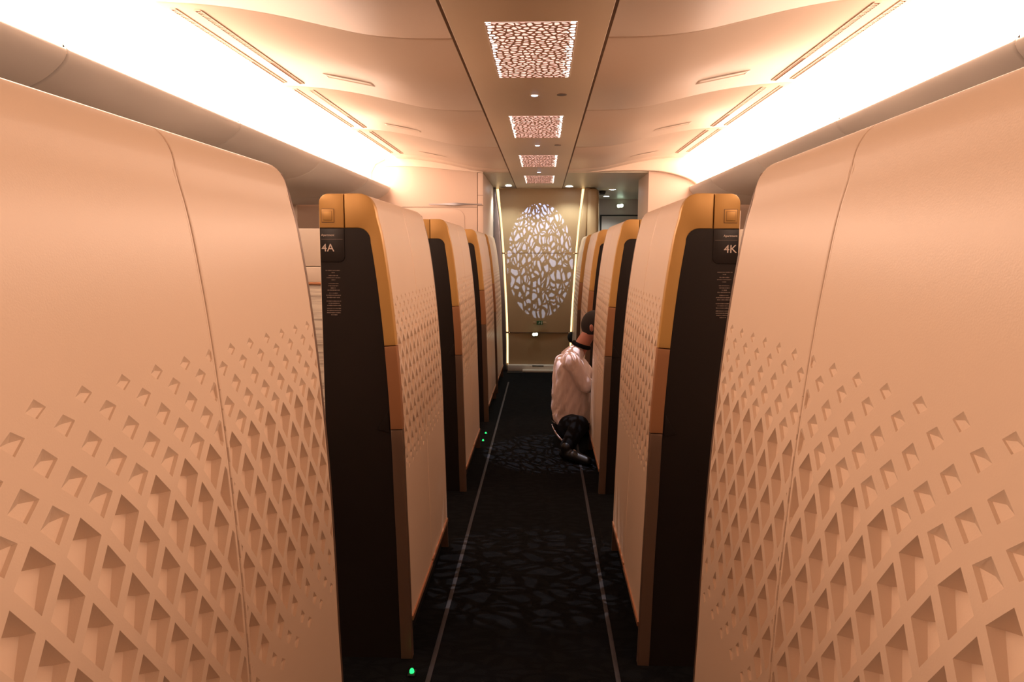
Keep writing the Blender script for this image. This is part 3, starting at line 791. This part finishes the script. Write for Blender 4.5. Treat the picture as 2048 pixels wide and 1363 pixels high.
def grille_meshes():
    W, L = .332, .80
    cells = voronoi_cells(W, L, 13, 25, 11)
    bm = bmesh.new(); g = .0034
    for poly in cells:
        cx = sum(p[0] for p in poly)/len(poly); cy = sum(p[1] for p in poly)/len(poly)
        inn = []
        for p in poly:
            d = math.hypot(p[0]-cx, p[1]-cy) or 1; k = max(.15, 1-(g*1.7)/d)
            inn.append((cx+(p[0]-cx)*k, cy+(p[1]-cy)*k))
        # cut corners for a rounded opening
        rnd = []
        for i in range(len(inn)):
            a_, b_ = inn[i], inn[(i+1) % len(inn)]
            rnd.append((a_[0]*.82+b_[0]*.18, a_[1]*.82+b_[1]*.18)); rnd.append((a_[0]*.18+b_[0]*.82, a_[1]*.18+b_[1]*.82))
        ov = [bm.verts.new((p[0], p[1], 0)) for p in poly]; iv = [bm.verts.new((p[0], p[1], 0)) for p in rnd]; dv = [bm.verts.new((p[0], p[1], .003)) for p in rnd]
        n = len(poly)
        for i in range(n):
            j = (i+1) % n
            a1, a2 = iv[2*i], iv[2*i+1]; b1 = iv[(2*i+2) % (2*n)]
            bm.faces.new((ov[i], ov[j], a2, a1)); bm.faces.new((ov[j], b1, a2))
        for i in range(2*n): bm.faces.new((iv[i], iv[(i+1) % (2*n)], dv[(i+1) % (2*n)], dv[i]))
    bmesh.ops.remove_doubles(bm, verts=bm.verts, dist=1e-6)
    return bm2me('perforated_plate', bm)
gm = grille_meshes(); proto = None
gl = ['nearest and largest', 'second nearest', 'third nearest', 'farthest and smallest']
for i, yy in enumerate((3.025, 4.765, 6.49, 8.08)):
    if proto is None:
        e = empty('ceiling_grille_light', (.008, yy, 2.266), '', 'ceiling light', 'leaf-pattern ceiling lights')
        link('perforated_plate', gm, 'grille', e)
        box('backlight', (-.166, .166, -.40, .40, .0016, .0030), 'grillelight', e)
        for s in (-1, 1):
            bm = bmesh.new()
            nn = 12
            for q in range(nn):
                y0_ = -.40+.8*q/nn; wq = .014+.022*random.random(); box_bm(bm, min(s*.166, s*(.166-wq)), max(s*.166, s*(.166-wq)), y0_, y0_+.8/nn, .0010, .0016)
            link('side_light_bar', bm2me('side_light_bar', bm), 'grillebar', e)
        proto = e
    else: e = copy_tree(proto); e.location.y = yy
    e['label'] = '%s leaf-perforated light panel in the aisle ceiling' % gl[i]

# small projectors + sensors
for i, yy in enumerate((3.80, 5.53, 7.35)):
    nm = ['nearest', 'middle', 'farthest'][i]
    e = empty('ceiling_projector', (.006, yy, 2.268), '%s of three tiny blue-white ceiling spotlights along the aisle' % nm, 'spotlight', 'tiny ceiling spotlights')
    ring('spot_bezel', (0, 0, -.001), .024, .0165, .005, 'ceilmid', e)
    disc('spot_lens', (0, 0, -.0022), .016, .003, 'ledblue', e)
    if i < 2:
        e = empty('ceiling_sensor', (.148 if i == 0 else .162, yy-.01, 2.268), 'dark round sensor beside the %s blue-white ceiling spotlight' % nm, 'sensor', 'dark ceiling sensors')
        disc('sensor_disc', (0, 0, -.001), .026, .004, 'brown_metal', e)
for (x_, y_, z_, r, lb) in ((-.376, 8.75, 2.268, .038, 'white round downlight above the left edge of the end panel'),
                        (.371, 8.85, 2.268, .042, 'white round downlight above the right edge of the end panel'),
                        (.946, 9.30, 2.270, .042, 'nearer round downlight in the vestibule ceiling at right'),
                        (.965, 10.40, 2.270, .042, 'farther round downlight in the vestibule ceiling at right')):
    e = empty('downlight', (x_, y_, z_), lb, 'downlight', 'round white downlights')
    ring('lamp_bezel', (0, 0, -.003), r*1.25, r*.95, .010, 'white', e)
    disc('lamp_lens', (0, 0, -.005), r*.95, .004, 'led', e)
    ld = bpy.data.lights.new('downlight_lamp', 'SPOT'); ld.energy = 20 if x_ < .9 else 30; ld.spot_size = 2.3; ld.spot_blend = .6; ld.shadow_soft_size = .03; ld.color = (.86, .95, .90)
    lo = bpy.data.objects.new('downlight_lamp', ld); COL.objects.link(lo); lo.location = (x_, y_, z_-.03)
tag(box('ceiling_bracket', (.80, .88, 9.55, 9.75, 2.235, 2.27), 'dark_slot', bev=.004), 'small dark bracket on the vestibule ceiling beside the downlights', 'bracket')

# ------------------------------------------------------------------ the crouching person
def chain_mesh(segs, voxel=.009, smooth=6, extra=None):
    """segs: (p0, r0, p1, r1) tapered capsules -> one continuous remeshed surface"""
    bm = bmesh.new()
    def cap(p0, r0, p1, r1, n=16, m=5):
        p0 = Vector(p0); p1 = Vector(p1); d = p1-p0
        q = d.to_track_quat('Z', 'Y') if d.length > 1e-6 else Vector((0, 0, 1)).to_track_quat('Z', 'Y')
        rings = []
        for k in range(m+1):
            t = math.pi/2*k/m; rings.append((p0-d.normalized()*r0*math.cos(t), r0*math.sin(t)))
        for k in range(m+1):
            t = math.pi/2*k/m; rings.append((p1+d.normalized()*r1*math.sin(t), r1*math.cos(t)))
        rows = []
        for c, r in rings:
            r = max(r, 1e-4)
            rows.append([bm.verts.new(c+q @ Vector((r*math.cos(2*math.pi*i/n), r*math.sin(2*math.pi*i/n), 0))) for i in range(n)])
        for a_, b_ in zip(rows, rows[1:]):
            for i in range(n): bm.faces.new((a_[i], a_[(i+1) % n], b_[(i+1) % n], b_[i]))
        bm.faces.new(rows[0][::-1]); bm.faces.new(rows[-1])
    for sg in segs: cap(*sg)
    for (c, rad) in (extra or []):
        r = bmesh.ops.create_uvsphere(bm, u_segments=24, v_segments=16, radius=1)
        bmesh.ops.transform(bm, matrix=Matrix.Translation(c) @ Matrix.Diagonal((*rad, 1)), verts=r['verts'])
    me = bpy.data.meshes.new('tmp'); bm.to_mesh(me); bm.free()
    o = bpy.data.objects.new('tmp', me); COL.objects.link(o)
    md = o.modifiers.new('r', 'REMESH'); md.mode = 'VOXEL'; md.voxel_size = voxel; md.use_smooth_shade = True
    sm = o.modifiers.new('s', 'SMOOTH'); sm.iterations = smooth; sm.factor = .5
    dg = bpy.context.evaluated_depsgraph_get(); dg.update()
    out = bpy.data.meshes.new_from_object(o.evaluated_get(dg)); bpy.data.objects.remove(o)
    for p in out.polygons: p.use_smooth = True
    return out
PX, PY = 0.0, 5.70
def P3(x_, dy, z_): return (x_, PY+dy, z_)
person = empty('person', (.28, PY, FLOOR), 'person crouching in the aisle, seen from behind, in white shirt and black trousers', 'person')
poff = (-.28, -PY, -FLOOR)
HC = P3(.475, 0, .868)
# body: head, neck, trunk, arms, hands with five fingers, legs -- one surface
seg = [
 (P3(.345, 0, .64), .062, P3(.425, 0, .78), .056),
 (P3(.28, -.05, .10), .11, P3(.28, -.07, .50), .10), (P3(.28, .05, .10), .11, P3(.28, .07, .50), .10),
 (P3(.30, -.15, .58), .055, P3(.30, .15, .58), .055),
 (P3(.27, -.09, .05), .085, P3(.35, -.40, .13), .058), (P3(.35, -.40, .13), .055, P3(.25, -.56, -.03), .038),
 (P3(.27, .09, .05), .085, P3(.62, .14, .20), .058), (P3(.62, .14, .20), .055, P3(.40, .12, -.03), .038)]
extra = [(HC, (.098, .076, .112)), (P3(.51, 0, .805), (.062, .055, .060)),      # skull, jaw
         (P3(.578, 0, .858), (.016, .011, .022)),                               # nose
         (P3(.563, 0, .815), (.012, .022, .007)),                               # lips
         (P3(.56, 0, .895), (.018, .050, .010))]                                # brow
for q in (-1, 1):
    extra += [(P3(.452, q*.078, .850), (.017, .008, .031)), (P3(.448, q*.084, .855), (.014, .006, .024)), (P3(.558, q*.030, .876), (.010, .012, .007))]
arms = {-1: (P3(.30, -.20, .59), P3(.405, -.20, .40), P3(.66, -.06, .42)), 1: (P3(.30, .20, .59), P3(.46, .24, .41), P3(.70, .16, .43))}
for q in (-1, 1):
    sh, el, wr = arms[q]
    seg += [(sh, .052, el, .040), (el, .038, wr, .026)]
    d = (Vector(wr)-Vector(el)).normalized(); sidev = Vector((-d.y, d.x, 0)).normalized(); wv = Vector(wr)
    palm = wv+d*.045
    seg += [(tuple(wv), .026, tuple(palm+sidev*.018), .020), (tuple(wv), .024, tuple(palm-sidev*.022), .018), (tuple(palm-sidev*.02), .018, tuple(palm+sidev*.02), .018)]
    for fi, (so, ln) in enumerate(((-.029, .058), (-.010, .070), (.010, .074), (.029, .064))):
        b0 = palm+sidev*so+d*.02; b1 = b0+d*ln*.45+Vector((0, 0, -.006)); b2 = b1+d*ln*.28+Vector((0, 0, -.020)); b3 = b2+d*ln*.10+Vector((0, 0, -.020))
        seg += [(tuple(b0), .0088, tuple(b1), .0082), (tuple(b1), .0082, tuple(b2), .0076), (tuple(b2), .0076, tuple(b3), .0068)]
    th = wv+d*.02-sidev*q*-.026
    seg += [(tuple(th), .011, tuple(th+d*.028+sidev*q*.022+Vector((0, 0, -.012))), .0095), (tuple(th+d*.028+sidev*q*.022+Vector((0, 0, -.012))), .009, tuple(th+d*.055+sidev*q*.024+Vector((0, 0, -.022))), .008)]
link('body', chain_mesh(seg, .006, 3, extra), 'skin', person, poff)
# shirt: trunk and sleeves
sseg = [(P3(.30, -.075, .12), .120, P3(.30, -.08, .50), .112), (P3(.36, -.07, .14), .105, P3(.34, -.05, .50), .10), (P3(.265, -.06, .10), .120, P3(.255, -.065, .30), .118), (P3(.265, .06, .10), .120, P3(.255, .065, .30), .118),
        (P3(.255, -.065, .30), .118, P3(.275, -.085, .52), .112), (P3(.255, .065, .30), .118, P3(.275, .085, .52), .112),
        (P3(.255, 0, .10), .118, P3(.265, 0, .52), .120), (P3(.36, 0, .12), .115, P3(.35, 0, .50), .10),
        (P3(.285, -.17, .585), .072, P3(.285, .17, .585), .072), (P3(.30, -.09, .61), .07, P3(.345, 0, .655), .068), (P3(.30, .09, .61), .07, P3(.345, 0, .655), .068)]
for q in (-1, 1):
    sh, el, wr = arms[q]
    wr2 = tuple(Vector(el)+(Vector(wr)-Vector(el))*.93)
    sseg += [(sh, .070, el, .057), (el, .055, wr2, .036)]
sm = chain_mesh(sseg, .009, 5)
for v in sm.vertices:      # cloth folds running from shoulder to waist and at the elbow
    x_, y_, z_ = v.co
    f = math.sin(46*(x_*.8+.55*z_+.25*y_)+3*math.sin(9*z_)+2*math.sin(14*y_))*.0045+math.sin(90*(z_*.6-x_)+4*y_)*.0018
    if z_ < .2: f *= 1.3
    v.co += v.normal*f
    if z_ < .06: v.co.z = .06+(z_-.06)*.15
link('shirt', sm, 'shirt', person, poff)
link('collar', chain_mesh([(P3(.375+.062*math.cos(t0), .066*math.sin(t0), .700-.022*math.cos(t0)), .018, P3(.375+.062*math.cos(t0+.42), .066*math.sin(t0+.42), .700-.022*math.cos(t0+.42)), .018) for t0 in [k*.3927 for k in range(16)]], .006, 2), 'trousers', person, poff)
# belt
bm = bmesh.new(); rows = []
for i in range(36):
    t = 2*math.pi*i/36; r_ = []
    for (o_, zz) in ((.004, -.018), (.012, -.012), (.012, .012), (.004, .018)):
        r_.append(bm.verts.new(P3(.268+(.118+o_)*math.cos(t), (.176+o_)*math.sin(t), .075+zz-.02*math.cos(t))))
    rows.append(r_)
for i in range(36):
    for j in range(3): bm.faces.new((rows[i][j], rows[i][j+1], rows[(i+1)%36][j+1], rows[(i+1)%36][j]))
link('belt', bm2me('belt', bm, 1), 'trousers', person, poff)
tseg = [(P3(.265, -.07, .03), .112, P3(.265, .07, .03), .112),
        (P3(.27, -.09, .05), .100, P3(.35, -.40, .13), .075), (P3(.35, -.40, .13), .073, P3(.25, -.545, .0), .055),
        (P3(.27, .09, .05), .100, P3(.62, .14, .20), .075), (P3(.62, .14, .20), .073, P3(.41, .12, .0), .055)]
link('trousers', chain_mesh(tseg, .009, 5), 'trousers', person, poff)
for (hx, hy, dx, dy) in ((.245, -.56, .13, -.11), (.38, .12, .18, .02)):
    l = math.hypot(dx, dy); ux, uy = dx/l, dy/l
    sseg2 = [(P3(hx-.02*ux, hy-.02*uy, FLOOR+.045), .040, P3(hx+.10*ux, hy+.10*uy, FLOOR+.045), .042), (P3(hx+.10*ux, hy+.10*uy, FLOOR+.042), .041, P3(hx+.20*ux, hy+.20*uy, FLOOR+.034), .034), (P3(hx, hy, FLOOR+.05), .042, P3(hx, hy, FLOOR+.10), .045)]
    me = chain_mesh(sseg2, .007, 3)
    for v in me.vertices:
        if v.co.z < FLOOR+.006: v.co.z = FLOOR+.0015
    link('shoe', me, 'shoe', person, poff)
# hair: cap over the back and top of the skull
bm = bmesh.new(); bmesh.ops.create_uvsphere(bm, u_segments=36, v_segments=24, radius=1)
dl = [v for v in bm.verts if not ((v.co.z > .50) or (v.co.x < .10 and v.co.z > -.62) or (v.co.x < .3 and v.co.z > .1))]
bmesh.ops.delete(bm, geom=dl, context='VERTS')
for v in bm.verts: v.co = Vector(HC)+Vector((v.co.x*.104, v.co.y*.082, v.co.z*.119))
be = [e_ for e_ in bm.edges if len(e_.link_faces) == 1]; r = bmesh.ops.extrude_edge_only(bm, edges=be)
for v in [g_ for g_ in r['geom'] if isinstance(g_, bmesh.types.BMVert)]: v.co = Vector(HC)+(v.co-Vector(HC))*.93
link('hair', bm2me('hair', bm, 2), 'hair', person, poff)
# pale cloth tail hanging out under the belt
bm = bmesh.new(); rows = []
for i in range(12):
    t = i/11
    c = Vector(P3(.150+.14*t*t+.06*t, -.08-.42*t, .055-.115*t)); wd = .075*(1-.75*t)
    rows.append([bm.verts.new(c+Vector((-.012*(1-k/3)+.02*k/3, -.02*math.sin(k*1.3), -wd*k/3))) for k in range(4)])
for i in range(11):
    for k in range(3): bm.faces.new((rows[i][k], rows[i][k+1], rows[i+1][k+1], rows[i+1][k]))
rgn = bmesh.ops.extrude_face_region(bm, geom=bm.faces[:])
for v in [g_ for g_ in rgn['geom'] if isinstance(g_, bmesh.types.BMVert)]: v.co += Vector((.006, .004, 0))
bmesh.ops.recalc_face_normals(bm, faces=bm.faces)
link('shirt_tail', bm2me('shirt_tail', bm, 1), 'shirt', person, poff)
